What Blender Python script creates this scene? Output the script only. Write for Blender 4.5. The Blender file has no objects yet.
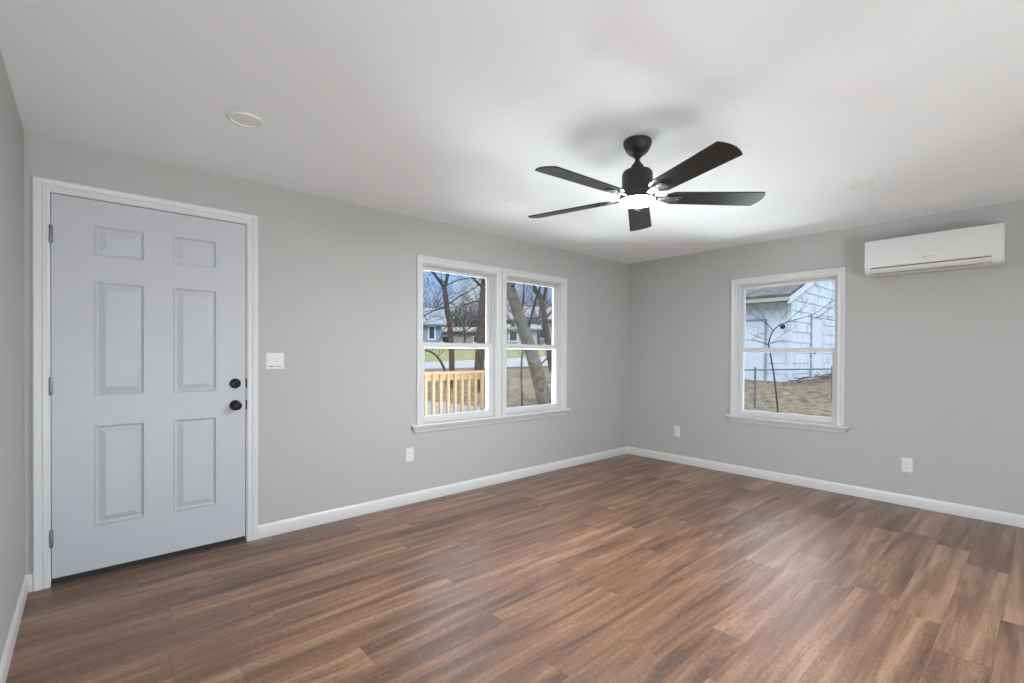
import bpy, bmesh, math, random
from mathutils import Vector, Matrix
random.seed(7)
S = bpy.context.scene
COL = S.collection
PI = math.pi

# ------------------------------------------------------------------ camera
CAM = Vector((-5.0065, -3.4651, 1.2279))
FPX, YAW, PITCH, ROLL, PY = 476.81, 0.8438, -0.0060, 0.0041, 356.84
fwd = Vector((math.cos(YAW)*math.cos(PITCH), math.sin(YAW)*math.cos(PITCH), math.sin(PITCH)))
_r = fwd.cross(Vector((0, 0, 1))).normalized()
_u = _r.cross(fwd)
rgt = _r*math.cos(ROLL) + _u*math.sin(ROLL)
upv = -_r*math.sin(ROLL) + _u*math.cos(ROLL)
cd = bpy.data.cameras.new('camera')
cam = bpy.data.objects.new('camera', cd)
COL.objects.link(cam)
M = Matrix((rgt, upv, -fwd)).transposed().to_4x4()
M.translation = CAM
cam.matrix_world = M
cd.sensor_width = 36.0
cd.lens = FPX*36.0/1024.0
cd.shift_y = (PY - 341.5)/1024.0
cd.clip_start = 0.02
cd.clip_end = 500
S.camera = cam

# ------------------------------------------------------------------ view / world / lights
S.view_settings.view_transform = 'Standard'
S.view_settings.look = 'None'
S.view_settings.exposure = 0.0
S.view_settings.gamma = 1.0
S.view_settings.use_curve_mapping = False
S.cycles.use_denoising = True
S.cycles.max_bounces = 10
S.cycles.diffuse_bounces = 6
S.cycles.transparent_max_bounces = 12
S.cycles.sample_clamp_indirect = 6.0

W = bpy.data.worlds.new('sky')
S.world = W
W.use_nodes = True
nt = W.node_tree
nt.nodes.clear()
out = nt.nodes.new('ShaderNodeOutputWorld')
bg = nt.nodes.new('ShaderNodeBackground')
tc = nt.nodes.new('ShaderNodeTexCoord')
sep = nt.nodes.new('ShaderNodeSeparateXYZ')
ramp = nt.nodes.new('ShaderNodeValToRGB')
ramp.color_ramp.elements[0].position = 0.0
ramp.color_ramp.elements[0].color = (0.62, 0.74, 0.86, 1)
ramp.color_ramp.elements[1].position = 0.45
ramp.color_ramp.elements[1].color = (0.50, 0.66, 0.86, 1)
k = ramp.color_ramp.elements.new(0.20)
k.color = (0.16, 0.40, 0.80, 1)
mp = nt.nodes.new('ShaderNodeMapping')
mp.inputs['Scale'].default_value = (3.0, 3.0, 7.0)
noi = nt.nodes.new('ShaderNodeTexNoise')
noi.inputs['Scale'].default_value = 1.3
noi.inputs['Detail'].default_value = 6.0
cr = nt.nodes.new('ShaderNodeValToRGB')
cr.color_ramp.elements[0].position = 0.47
cr.color_ramp.elements[1].position = 0.66
mix = nt.nodes.new('ShaderNodeMix')
mix.data_type = 'RGBA'
mix.inputs[7].default_value = (0.86, 0.90, 0.95, 1)
L = nt.links.new
L(tc.outputs['Generated'], sep.inputs[0])
L(sep.outputs['Z'], ramp.inputs[0])
L(tc.outputs['Generated'], mp.inputs['Vector'])
L(mp.outputs[0], noi.inputs['Vector'])
L(noi.outputs['Fac'], cr.inputs[0])
L(cr.outputs[0], mix.inputs[0])
L(ramp.outputs[0], mix.inputs[6])
L(mix.outputs[2], bg.inputs['Color'])
# blue with thin cloud near the horizon, unseen brightness added overhead for floor sheen
overhead_boost = nt.nodes.new('ShaderNodeMapRange')
overhead_boost.interpolation_type = 'SMOOTHSTEP'
overhead_boost.inputs['From Min'].default_value = 0.24
overhead_boost.inputs['From Max'].default_value = 0.52
overhead_boost.inputs['To Min'].default_value = 1.30
overhead_boost.inputs['To Max'].default_value = 5.0
L(sep.outputs['Z'], overhead_boost.inputs['Value'])
L(overhead_boost.outputs[0], bg.inputs['Strength'])
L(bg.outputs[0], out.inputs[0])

def sun_light():
    d = bpy.data.lights.new('sun', 'SUN')
    d.energy = 1.2
    d.angle = math.radians(4)
    d.color = (1.0, 0.95, 0.87)
    o = bpy.data.objects.new('sun', d)
    COL.objects.link(o)
    dirv = Vector((0.35, 0.62, -0.70))          # from behind the house, so no sun enters these windows
    o.rotation_euler = dirv.to_track_quat('-Z', 'Y').to_euler()
sun_light()

def fill_lamp(name, loc, aim, sx, sy, power, color=(0.90, 0.98, 1.0)):
    d = bpy.data.lights.new(name, 'AREA')
    d.shape = 'RECTANGLE'
    d.size, d.size_y = sx, sy
    d.energy = power
    d.color = color
    o = bpy.data.objects.new(name, d)
    COL.objects.link(o)
    o.location = loc
    o.rotation_euler = (Vector(aim) - Vector(loc)).to_track_quat('-Z', 'Y').to_euler()
# area lamps added out of view to brighten the ceiling, in place of outdoor bounce
fill_lamp('deck_fill', (-2.06, 1.05, 0.03), (-2.06, 1.00, 2.4), 2.4, 1.4, 330)
fill_lamp('yard_fill', (1.50, -1.77, -0.10), (0.40, -1.77, 2.2), 1.6, 0.9, 110)
fill_lamp('rear_fill', (-4.35, -6.6, 0.05), (-4.6, -1.5, 2.0), 1.4, 1.0, 145)
FAN_LIGHT = 650.0

# ------------------------------------------------------------------ materials
def _bsdf(m):
    return m.node_tree.nodes['Principled BSDF']
def mat(name, color, rough=0.5, metal=0.0, spec=0.5, var=0.0, vscale=8.0, bump=0.0, bscale=60.0, stretch=None):
    m = bpy.data.materials.new(name)
    m.use_nodes = True
    n, l = m.node_tree.nodes, m.node_tree.links
    b = _bsdf(m)
    b.inputs['Base Color'].default_value = (*color, 1)
    b.inputs['Roughness'].default_value = rough
    b.inputs['Metallic'].default_value = metal
    b.inputs['Specular IOR Level'].default_value = spec
    if var or bump:
        t = n.new('ShaderNodeTexCoord')
        mp = n.new('ShaderNodeMapping')
        if stretch: mp.inputs['Scale'].default_value = stretch
        l.new(t.outputs['Object'], mp.inputs['Vector'])
    if var:
        no = n.new('ShaderNodeTexNoise')
        no.inputs['Scale'].default_value = vscale
        no.inputs['Detail'].default_value = 6
        l.new(mp.outputs[0], no.inputs['Vector'])
        r = n.new('ShaderNodeValToRGB')
        r.color_ramp.elements[0].position = 0.3
        r.color_ramp.elements[1].position = 0.7
        r.color_ramp.elements[0].color = (*[c*(1-var) for c in color], 1)
        r.color_ramp.elements[1].color = (*[min(1, c*(1+var)) for c in color], 1)
        l.new(no.outputs['Fac'], r.inputs[0])
        l.new(r.outputs[0], b.inputs['Base Color'])
    if bump:
        n2 = n.new('ShaderNodeTexNoise')
        n2.inputs['Scale'].default_value = bscale
        n2.inputs['Detail'].default_value = 3
        l.new(mp.outputs[0], n2.inputs['Vector'])
        bp = n.new('ShaderNodeBump')
        bp.inputs['Strength'].default_value = bump
        bp.inputs['Distance'].default_value = 0.002
        l.new(n2.outputs['Fac'], bp.inputs['Height'])
        l.new(bp.outputs[0], b.inputs['Normal'])
    return m

def floor_material():
    m = bpy.data.materials.new('vinyl_plank')
    m.use_nodes = True
    n, l = m.node_tree.nodes, m.node_tree.links
    b = _bsdf(m)
    def math_(op, a=None, c=None):
        q = n.new('ShaderNodeMath'); q.operation = op
        for i, v in enumerate((a, c)):
            if v is None: continue
            if isinstance(v, (int, float)): q.inputs[i].default_value = v
            else: l.new(v, q.inputs[i])
        return q.outputs[0]
    t = n.new('ShaderNodeTexCoord')
    s = n.new('ShaderNodeSeparateXYZ')
    l.new(t.outputs['Object'], s.inputs[0])
    PW, PL = 0.178, 1.22
    ry = math_('DIVIDE', math_('ADD', s.outputs['Y'], 20.03), PW)
    row = math_('FLOOR', ry)
    wn = n.new('ShaderNodeTexWhiteNoise'); wn.noise_dimensions = '1D'
    l.new(row, wn.inputs['W'])
    cx = math_('ADD', math_('DIVIDE', math_('ADD', s.outputs['X'], 20.0), PL), wn.outputs['Value'])
    colm = math_('FLOOR', cx)
    cmb = n.new('ShaderNodeCombineXYZ')
    l.new(row, cmb.inputs[0]); l.new(colm, cmb.inputs[1])
    pn = n.new('ShaderNodeTexWhiteNoise'); pn.noise_dimensions = '2D'
    l.new(cmb.outputs[0], pn.inputs['Vector'])
    # grain coordinates, shifted for each plank
    sh = n.new('ShaderNodeVectorMath'); sh.operation = 'MULTIPLY_ADD'
    l.new(pn.outputs['Color'], sh.inputs[0])
    sh.inputs[1].default_value = (7, 7, 7)
    l.new(t.outputs['Object'], sh.inputs[2])
    mp = n.new('ShaderNodeMapping'); mp.inputs['Scale'].default_value = (0.9, 11.0, 1.0)
    l.new(sh.outputs[0], mp.inputs['Vector'])
    g1 = n.new('ShaderNodeTexNoise'); g1.inputs['Scale'].default_value = 1.5; g1.inputs['Detail'].default_value = 6; g1.inputs['Roughness'].default_value = 0.58; g1.inputs['Distortion'].default_value = 0.5
    l.new(mp.outputs[0], g1.inputs['Vector'])
    mp2 = n.new('ShaderNodeMapping'); mp2.inputs['Scale'].default_value = (45.0, 150.0, 1.0)
    l.new(sh.outputs[0], mp2.inputs['Vector'])
    g2 = n.new('ShaderNodeTexNoise'); g2.inputs['Scale'].default_value = 1.0; g2.inputs['Detail'].default_value = 4
    l.new(mp2.outputs[0], g2.inputs['Vector'])
    ramp = n.new('ShaderNodeValToRGB')
    e = ramp.color_ramp.elements
    e[0].position, e[0].color = 0.30, (0.092, 0.048, 0.030, 1)
    e[1].position, e[1].color = 0.72, (0.40, 0.24, 0.152, 1)
    k = ramp.color_ramp.elements.new(0.50); k.color = (0.215, 0.114, 0.067, 1)
    v = math_('ADD', math_('MULTIPLY', math_('SUBTRACT', math_('MULTIPLY', g1.outputs['Fac'], 1.25), 0.125), 0.66), math_('MULTIPLY', g2.outputs['Fac'], 0.34))
    v = math_('ADD', v, math_('MULTIPLY', math_('SUBTRACT', pn.outputs['Value'], 0.5), 0.17))
    l.new(v, ramp.inputs[0])
    # joints between planks
    fy = math_('FRACT', ry); fx = math_('FRACT', cx)
    ey = math_('MINIMUM', fy, math_('SUBTRACT', 1.0, fy))
    ex = math_('MINIMUM', fx, math_('SUBTRACT', 1.0, fx))
    jy = math_('LESS_THAN', ey, 0.0075); jx = math_('LESS_THAN', ex, 0.0012)
    j = math_('MAXIMUM', jy, jx)
    mx = n.new('ShaderNodeMix'); mx.data_type = 'RGBA'
    l.new(math_('MULTIPLY', j, 0.4), mx.inputs[0])
    l.new(ramp.outputs[0], mx.inputs[6])
    mx.inputs[7].default_value = (0.04, 0.02, 0.013, 1)
    l.new(mx.outputs[2], b.inputs['Base Color'])
    b.inputs['Specular IOR Level'].default_value = 0.62
    rr = math_('ADD', 0.31, math_('MULTIPLY', g2.outputs['Fac'], 0.12))
    l.new(rr, b.inputs['Roughness'])
    bp = n.new('ShaderNodeBump'); bp.inputs['Strength'].default_value = 0.12; bp.inputs['Distance'].default_value = 0.001
    l.new(math_('SUBTRACT', g2.outputs['Fac'], j), bp.inputs['Height'])
    l.new(bp.outputs[0], b.inputs['Normal'])
    return m

def glass_material():
    m = bpy.data.materials.new('window_glass')
    m.use_nodes = True
    n, l = m.node_tree.nodes, m.node_tree.links
    n.clear()
    o = n.new('ShaderNodeOutputMaterial')
    mx = n.new('ShaderNodeMixShader')
    tr = n.new('ShaderNodeBsdfTransparent'); tr.inputs[0].default_value = (0.97, 0.98, 0.98, 1)
    gl = n.new('ShaderNodeBsdfGlossy'); gl.inputs['Roughness'].default_value = 0.02
    fr = n.new('ShaderNodeFresnel'); fr.inputs['IOR'].default_value = 1.3
    l.new(fr.outputs[0], mx.inputs[0]); l.new(tr.outputs[0], mx.inputs[1]); l.new(gl.outputs[0], mx.inputs[2])
    l.new(mx.outputs[0], o.inputs[0])
    return m

def emit_material(name, color, strength):
    m = bpy.data.materials.new(name)
    m.use_nodes = True
    b = _bsdf(m)
    b.inputs['Base Color'].default_value = (*color, 1)
    b.inputs['Emission Color'].default_value = (*color, 1)
    b.inputs['Emission Strength'].default_value = strength
    return m

def siding_material(name, color, course, line=(0.25, 0.28, 0.33)):
    m = bpy.data.materials.new(name)
    m.use_nodes = True
    n, l = m.node_tree.nodes, m.node_tree.links
    b = _bsdf(m)
    t = n.new('ShaderNodeTexCoord')
    s = n.new('ShaderNodeSeparateXYZ'); l.new(t.outputs['Object'], s.inputs[0])
    no = n.new('ShaderNodeTexNoise'); no.inputs['Scale'].default_value = 5; no.inputs['Detail'].default_value = 8
    l.new(t.outputs['Object'], no.inputs['Vector'])
    r = n.new('ShaderNodeValToRGB')
    r.color_ramp.elements[0].position = 0.34; r.color_ramp.elements[0].color = (*[c*0.72 for c in color], 1)
    r.color_ramp.elements[1].position = 0.52; r.color_ramp.elements[1].color = (*color, 1)
    l.new(no.outputs['Fac'], r.inputs[0])
    l.new(r.outputs[0], b.inputs['Base Color'])
    b.inputs['Roughness'].default_value = 0.6
    return m

MT = {}
MT['wall'] = mat('wall_paint', (0.490, 0.490, 0.480), 0.75, var=0.012, vscale=1.5, bump=0.08, bscale=180)
MT['ceiling'] = mat('ceiling_paint', (0.885, 0.905, 0.93), 0.85, var=0.01, vscale=2, bump=0.06, bscale=150)
MT['trim'] = mat('trim_white', (0.71, 0.71, 0.715), 0.35, var=0.01, vscale=3)
MT['vinyl'] = mat('window_vinyl', (0.72, 0.72, 0.73), 0.3, var=0.01, vscale=3)
MT['door'] = mat('door_paint', (0.56, 0.57, 0.61), 0.42, var=0.012, vscale=4)
MT['floor'] = floor_material()
MT['glass'] = glass_material()
MT['black'] = mat('matte_black', (0.008, 0.008, 0.009), 0.35, spec=0.25, var=0.1, vscale=20)
MT['rubber'] = mat('black_rubber', (0.02, 0.02, 0.02), 0.6, var=0.1, vscale=20)
MT['fan_black'] = mat('fan_black_paint', (0.032, 0.032, 0.033), 0.5, var=0.08, vscale=15)
MT['blade'] = mat('fan_blade_black', (0.011, 0.011, 0.011), 0.33, spec=0.4, var=0.25, vscale=6, stretch=(1, 14, 1))
MT['fan_light'] = emit_material('fan_lamp_glow', (0.97, 1.0, 1.0), FAN_LIGHT)
MT['plastic'] = mat('white_plastic', (0.80, 0.80, 0.79), 0.3, var=0.01, vscale=6)
MT['plastic_ac'] = mat('ac_white_plastic', (0.76, 0.76, 0.755), 0.35, var=0.01, vscale=3)
MT['dark'] = mat('dark_slot', (0.03, 0.03, 0.03), 0.6, var=0.05, vscale=10)
MT['grey_print'] = mat('grey_print', (0.30, 0.30, 0.31), 0.5, var=0.03, vscale=10)
MT['steel'] = mat('satin_steel', (0.30, 0.30, 0.31), 0.4, metal=0.9, var=0.05, vscale=20)
MT['threshold'] = mat('dark_threshold', (0.09, 0.065, 0.055), 0.45, var=0.2, vscale=20)
MT['shade_lens'] = mat('frosted_lens', (0.82, 0.82, 0.80), 0.5, var=0.01, vscale=5)

# ------------------------------------------------------------------ mesh helpers
def new_bm(): return bmesh.new()
def box(bm, a, b):
    x0, y0, z0 = (min(a[i], b[i]) for i in range(3)); x1, y1, z1 = (max(a[i], b[i]) for i in range(3))
    v = [bm.verts.new(c) for c in ((x0,y0,z0),(x1,y0,z0),(x1,y1,z0),(x0,y1,z0),(x0,y0,z1),(x1,y0,z1),(x1,y1,z1),(x0,y1,z1))]
    for f in ((0,3,2,1),(4,5,6,7),(0,1,5,4),(1,2,6,5),(2,3,7,6),(3,0,4,7)): bm.faces.new([v[i] for i in f])
def bbox_bevel(bm, a, b, r, seg=2):
    t = new_bm(); box(t, a, b)
    bmesh.ops.bevel(t, geom=t.edges[:], offset=r, segments=seg, profile=0.5, affect='EDGES')
    merge(bm, t)
def merge(bm, t):
    me = bpy.data.meshes.new('tmp'); t.to_mesh(me); t.free(); bm.from_mesh(me); bpy.data.meshes.remove(me)
def rings(bm, loops, closed=True, caps=True, cyclic=False):
    """Skin a list of vertex loops (lists of coordinates)."""
    vs = [[bm.verts.new(p) for p in lp] for lp in loops]
    n = len(vs[0])
    pairs = list(zip(vs[:-1], vs[1:])) + ([(vs[-1], vs[0])] if cyclic else [])
    for A, B in pairs:
        for i in range(n if closed else n-1):
            j = (i+1) % n
            try: bm.faces.new((A[i], A[j], B[j], B[i]))
            except ValueError: pass
    if caps and not cyclic:
        bm.faces.new(vs[0][::-1]); bm.faces.new(vs[-1])
def lathe(bm, prof, seg=32, axis=(0, 0, 1), origin=(0, 0, 0)):
    """Revolve (radius, height) pairs about an axis."""
    q = Vector((0, 0, 1)).rotation_difference(Vector(axis))
    o = Vector(origin)
    lp = []
    for r, h in prof:
        r = max(r, 1e-5)
        lp.append([o + q @ Vector((r*math.cos(2*PI*i/seg), r*math.sin(2*PI*i/seg), h)) for i in range(seg)])
    rings(bm, lp)
def tube(bm, pts, rad, seg=6):
    pts = [Vector(p) for p in pts]
    n = len(pts)
    if not isinstance(rad, (list, tuple)): rad = [rad]*n
    lp = []
    ref = None
    for i, p in enumerate(pts):
        d = (pts[min(i+1, n-1)] - pts[max(i-1, 0)])
        if d.length < 1e-9: d = Vector((0, 0, 1))
        d.normalize()
        if ref is None:
            ref = Vector((1, 0, 0)) if abs(d.x) < 0.8 else Vector((0, 1, 0))
        a = (ref - d*ref.dot(d)).normalized(); ref = a
        b = d.cross(a)
        lp.append([p + (a*math.cos(2*PI*k/seg) + b*math.sin(2*PI*k/seg))*rad[i] for k in range(seg)])
    rings(bm, lp)
def obj(name, bm, m, parent=None, smooth=False, bevel=0.0):
    """Link the mesh (built in world coordinates) as ONE object, optionally as a part of parent."""
    bmesh.ops.recalc_face_normals(bm, faces=bm.faces[:])
    o_loc = Vector((0, 0, 0))
    q = parent
    while q is not None:
        o_loc += q.location; q = q.parent
    if parent is None:
        xs = [v.co.x for v in bm.verts]; ys = [v.co.y for v in bm.verts]; zs = [v.co.z for v in bm.verts]
        o_loc = Vector(((min(xs)+max(xs))/2, (min(ys)+max(ys))/2, min(zs)))
    bmesh.ops.translate(bm, verts=bm.verts[:], vec=-o_loc)
    me = bpy.data.meshes.new(name)
    bm.to_mesh(me); bm.free()
    if smooth:
        for p in me.polygons: p.use_smooth = True
        me.set_sharp_from_angle(angle=math.radians(38))
    o = bpy.data.objects.new(name, me)
    me.materials.append(m)
    COL.objects.link(o)
    if parent is None: o.location = o_loc
    else: o.parent = parent
    if bevel:
        b = o.modifiers.new('bevel', 'BEVEL'); b.width = bevel; b.segments = 2; b.limit_method = 'ANGLE'
    return o
def root(name, loc):
    o = bpy.data.objects.new(name, None)
    o.empty_display_size = 0.1
    o.location = loc
    COL.objects.link(o)
    return o
def tag(o, label, cat, group=None, kind=None):
    o['label'] = label; o['category'] = cat
    if group: o['group'] = group
    if kind: o['kind'] = kind
    return o
def struct(o, label=None, cat=None):
    o['kind'] = 'structure'
    if label: o['label'] = label
    if cat: o['category'] = cat
    return o
# wall frames: u along the wall to the right as seen from inside, n into the room
class Back:
    def __call__(s, u, n, z): return Vector((u, -n, z))
class Right:
    def __call__(s, u, n, z): return Vector((-n, -u, z))
WA, WB = Back(), Right()
def wbox(bm, F, u0, u1, n0, n1, z0, z1, bev=0.0):
    if bev: bbox_bevel(bm, F(u0, n0, z0), F(u1, n1, z1), bev)
    else: box(bm, F(u0, n0, z0), F(u1, n1, z1))
def sweep_u(bm, F, prof, u0, u1, e0=0.0, e1=0.0):
    """Extrude an (n, z) profile along u."""
    rings(bm, [[F(u0, n, z) for n, z in prof], [F(u1, n, z) for n, z in prof]])
def casing(bm, F, u0, u1, z0, z1, prof):
    """Mitred casing up one side, across the head and down the other; prof = (outward, n)."""
    lp = []
    lp.append([F(u0-o, n, z0) for o, n in prof])
    lp.append([F(u0-o, n, z1+o) for o, n in prof])
    lp.append([F(u1+o, n, z1+o) for o, n in prof])
    lp.append([F(u1+o, n, z0) for o, n in prof])
    rings(bm, lp)
def rect_frame(bm, F, u0, u1, z0, z1, wl, wr, wb, wt, n0, n1, ch=0.004):
    """A flat rectangular frame with a small chamfer on its inner and outer front edges."""
    def lp(a, b, c, d, n): return [F(a, n, c), F(b, n, c), F(b, n, d), F(a, n, d)]
    L = [lp(u0, u1, z0, z1, n0), lp(u0, u1, z0, z1, n1-ch), lp(u0+ch, u1-ch, z0+ch, z1-ch, n1),
         lp(u0+wl-ch*1.5, u1-wr+ch*1.5, z0+wb-ch*1.5, z1-wt+ch*1.5, n1), lp(u0+wl, u1-wr, z0+wb, z1-wt, n1-ch*2.2), lp(u0+wl, u1-wr, z0+wb, z1-wt, n0)]
    rings(bm, L, cyclic=True)
def wall_with_holes(bm, F, u0, u1, z0, z1, t, holes):
    us = sorted({u0, u1, *[h[0] for h in holes], *[h[1] for h in holes]})
    zs = sorted({z0, z1, *[h[2] for h in holes], *[h[3] for h in holes]})
    solid = {}
    for i in range(len(us)-1):
        for j in range(len(zs)-1):
            cu, cz = (us[i]+us[i+1])/2, (zs[j]+zs[j+1])/2
            solid[i, j] = not any(h[0] < cu < h[1] and h[2] < cz < h[3] for h in holes)
    vc = {}
    def V(i, j, k):
        if (i, j, k) not in vc: vc[i, j, k] = bm.verts.new(F(us[i], -t*k, zs[j]))
        return vc[i, j, k]
    for (i, j), s in solid.items():
        if not s: continue
        for k in (0, 1): bm.faces.new((V(i,j,k), V(i+1,j,k), V(i+1,j+1,k), V(i,j+1,k)))
        for di, dj, a, b in ((-1,0,(0,0),(0,1)), (1,0,(1,0),(1,1)), (0,-1,(0,0),(1,0)), (0,1,(0,1),(1,1))):
            if not solid.get((i+di, j+dj), False):
                bm.faces.new((V(i+a[0],j+a[1],0), V(i+b[0],j+b[1],0), V(i+b[0],j+b[1],1), V(i+a[0],j+a[1],1)))

# ------------------------------------------------------------------ room shell
H, XL, YN, T = 2.35, -5.248, -5.4, 0.14
DU0, DU1, DZ1 = -5.152, -4.238, 2.062           # door slab opening
W1 = (-2.925, -2.130, 0.640, 1.985)
W2 = (-2.005, -1.205, 0.640, 1.985)
W3 = (1.330, 2.213, 0.604, 1.952)
bm = new_bm(); box(bm, (XL-T, YN-T, -0.12), (T, T, 0)); struct(obj('floor', bm, MT['floor']))
bm = new_bm(); box(bm, (XL-T, YN-T, H), (T+0.35, T+0.35, H+0.15)); struct(obj('ceiling', bm, MT['ceiling']))
bm = new_bm()
wall_with_holes(bm, WA, XL, 0.0, 0, H, T, [(DU0-0.02, DU1+0.02, 0.0, DZ1+0.02), W1, W2])
struct(obj('wall_back', bm, MT['wall']))
bm = new_bm()
wall_with_holes(bm, WB, -T, -YN, 0, H, T, [W3])
struct(obj('wall_right', bm, MT['wall']))
bm = new_bm(); box(bm, (XL-T, YN-T, 0), (XL, T, H)); struct(obj('wall_left', bm, MT['wall']))
bm = new_bm()
class Near:
    def __call__(s, u, n, z): return Vector((u, YN+n, z))
wall_with_holes(bm, Near(), XL, 0.0, 0, H, T, [(-5.15, -1.2, 0.02, 2.06)])  # opening added behind the camera so lamp light can enter the room
struct(obj('wall_near', bm, MT['wall']))

bp = [(0, 0), (0.012, 0), (0.013, 0.004), (0.013, 0.066), (0.010, 0.076), (0.006, 0.083), (0.003, 0.088), (0, 0.088)]
bm = new_bm(); sweep_u(bm, WA, bp, -4.169, -0.0005); struct(obj('baseboard_back', bm, MT['trim'], smooth=True))
bm = new_bm(); sweep_u(bm, WA, bp, XL+0.001, -5.219); struct(obj('baseboard_corner', bm, MT['trim'], smooth=True))
bm = new_bm(); sweep_u(bm, WB, bp, 0.0005, 5.38); struct(obj('baseboard_right', bm, MT['trim'], smooth=True))
class LeftW:
    def __call__(s, u, n, z): return Vector((XL+n, u, z))
bm = new_bm(); sweep_u(bm, LeftW(), bp, -5.38, -0.0195); struct(obj('baseboard_left', bm, MT['trim'], smooth=True))

# ------------------------------------------------------------------ door
cas = [(0.0, 0.0), (0.0, 0.010), (0.006, 0.013), (0.022, 0.014), (0.028, 0.011), (0.034, 0.015), (0.050, 0.018), (0.058, 0.018), (0.062, 0.014), (0.062, 0.0)]
door = root('door_1', ((DU0+DU1)/2, 0.02, 0.0))
door['kind'] = 'structure'
tag(door, 'pale blue-white six-panel entry door with black knob and deadbolt', 'door')
def door_slab():
    bm = new_bm()
    n1 = 0.000                                  # face flush with the wall
    z0, z1 = 0.037, DZ1-0.004
    u0, u1 = DU0+0.003, DU1-0.003
    pu = [(-4.981, -4.757), (-4.625, -4.399)]
    pz = [(0.275, 0.831), (0.988, 1.620), (1.753, 1.926)]
    us = [u0, *pu[0], *pu[1], u1]
    zs = [z0, *pz[0], *pz[1], *pz[2], z1]
    g = {(i, j): bm.verts.new(WA(us[i], n1, zs[j])) for i in range(6) for j in range(8)}
    for i in range(5):
        for j in range(7):
            c = [g[i, j], g[i+1, j], g[i+1, j+1], g[i, j+1]]
            if i in (1, 3) and j in (1, 3, 5):
                a, b, lo, hi = us[i], us[i+1], zs[j], zs[j+1]
                prev = c
                for ins, dn in ((0.004, 0.0028), (0.009, 0.0028), (0.013, -0.007), (0.019, -0.0095), (0.024, -0.008), (0.046, -0.0005), (0.050, 0.0005)):
                    nx = [bm.verts.new(WA(x, n1+dn, z)) for x, z in ((a+ins, lo+ins), (b-ins, lo+ins), (b-ins, hi-ins), (a+ins, hi-ins))]
                    for k in range(4): bm.faces.new((prev[k], prev[(k+1) % 4], nx[(k+1) % 4], nx[k]))
                    prev = nx
                bm.faces.new(prev)
            else: bm.faces.new(c)
    # back and edges
    bk = [bm.verts.new(WA(x, n1-0.044, z)) for x, z in ((u0, z0), (u1, z0), (u1, z1), (u0, z1))]
    bm.faces.new(bk)
    for edge, (p, q) in (([g[i, 0] for i in range(6)], (0, 1)), ([g[5, j] for j in range(8)], (1, 2)), ([g[5-i, 7] for i in range(6)], (2, 3)), ([g[0, 7-j] for j in range(8)], (3, 0))):
        bm.faces.new(edge + [bk[q], bk[p]])
    return bm
obj('door_slab', door_slab(), MT['door'], door)
bm = new_bm()
jp = [(0.0, -0.14), (0.0, -0.055), (-0.011, -0.055), (-0.011, -0.092), (0.0, -0.092)]
casing(bm, WA, DU0, DU1, 0.0, DZ1, [(0.0, 0.006), (0.0, -0.046), (-0.010, -0.046), (-0.010, -0.09), (0.0, -0.09), (0.0, -0.139), (0.019, -0.139), (0.019, 0.0), (0.012, 0.006)])
obj('door_jamb', bm, MT['trim'], door)
bm = new_bm(); casing(bm, WA, DU0-0.005, DU1+0.005, 0.0, DZ1+0.005, cas); obj('door_casing', bm, MT['trim'], door)
for hz in (1.845, 1.050, 0.252):
    bm = new_bm()
    wbox(bm, WA, DU0-0.0045, DU0+0.010, 0.0062, 0.0085, hz-0.045, hz+0.045)
    lathe(bm, [(0.0, -0.047), (0.0035, -0.047), (0.0065, -0.043), (0.0065, -0.016), (0.0058, -0.0155), (0.0065, -0.015), (0.0065, 0.015), (0.0058, 0.0155), (0.0065, 0.016), (0.0065, 0.043), (0.0035, 0.047), (0.0, 0.047)], 12, origin=WA(DU0+0.001, 0.0125, hz))
    obj('hinge', bm, MT['steel'], door, smooth=True)
kx, kz = -4.300, 0.892
bm = new_bm()
lathe(bm, [(0, 0.0), (0.033, 0.0), (0.033, 0.004), (0.029, 0.009), (0.014, 0.011), (0.011, 0.018), (0.012, 0.030), (0.022, 0.036), (0.0275, 0.045), (0.028, 0.053), (0.024, 0.060), (0.014, 0.0635), (0, 0.064)], 32, (0, -1, 0), WA(kx, 0.0005, kz))
kn = obj('door_knob', bm, MT['black'], door, smooth=True)
bm = new_bm(); wbox(bm, WA, kx-0.0035, kx+0.0035, 0.0643, 0.0675, kz-0.011, kz+0.011, 0.0015); obj('lock_button', bm, MT['black'], kn)
bm = new_bm()
lathe(bm, [(0, 0.0), (0.032, 0.0), (0.032, 0.006), (0.028, 0.013), (0.018, 0.016), (0, 0.0165)], 32, (0, -1, 0), WA(kx, 0.0005, kz+0.140))
db = obj('deadbolt', bm, MT['black'], door, smooth=True)
bm = new_bm(); wbox(bm, WA, kx-0.006, kx+0.006, 0.0155, 0.030, kz+0.124, kz+0.156, 0.003); obj('thumb_turn', bm, MT['black'], db)
for dz in (0.0, 0.140):
    bm = new_bm(); wbox(bm, WA, DU1-0.0005, DU1+0.004, -0.030, 0.0072, kz+dz-0.030, kz+dz+0.030); obj('strike_plate', bm, MT['black'], door)
bm = new_bm()
wbox(bm, WA, DU0+0.004, DU1-0.004, -0.042, -0.003, 0.020, 0.0368)
for q in range(3): wbox(bm, WA, DU0+0.004, DU1-0.004, -0.036+q*0.012, -0.030+q*0.012, 0.012, 0.021)
obj('door_sweep', bm, MT['rubber'], door)
bm = new_bm()
sweep_u(bm, WA, [(-0.139, 0.0), (-0.139, 0.012), (-0.02, 0.012), (0.0, 0.010), (0.030, 0.002), (0.032, 0.0)], DU0+0.001, DU1-0.001)
obj('threshold', bm, MT['threshold'], door)

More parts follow.
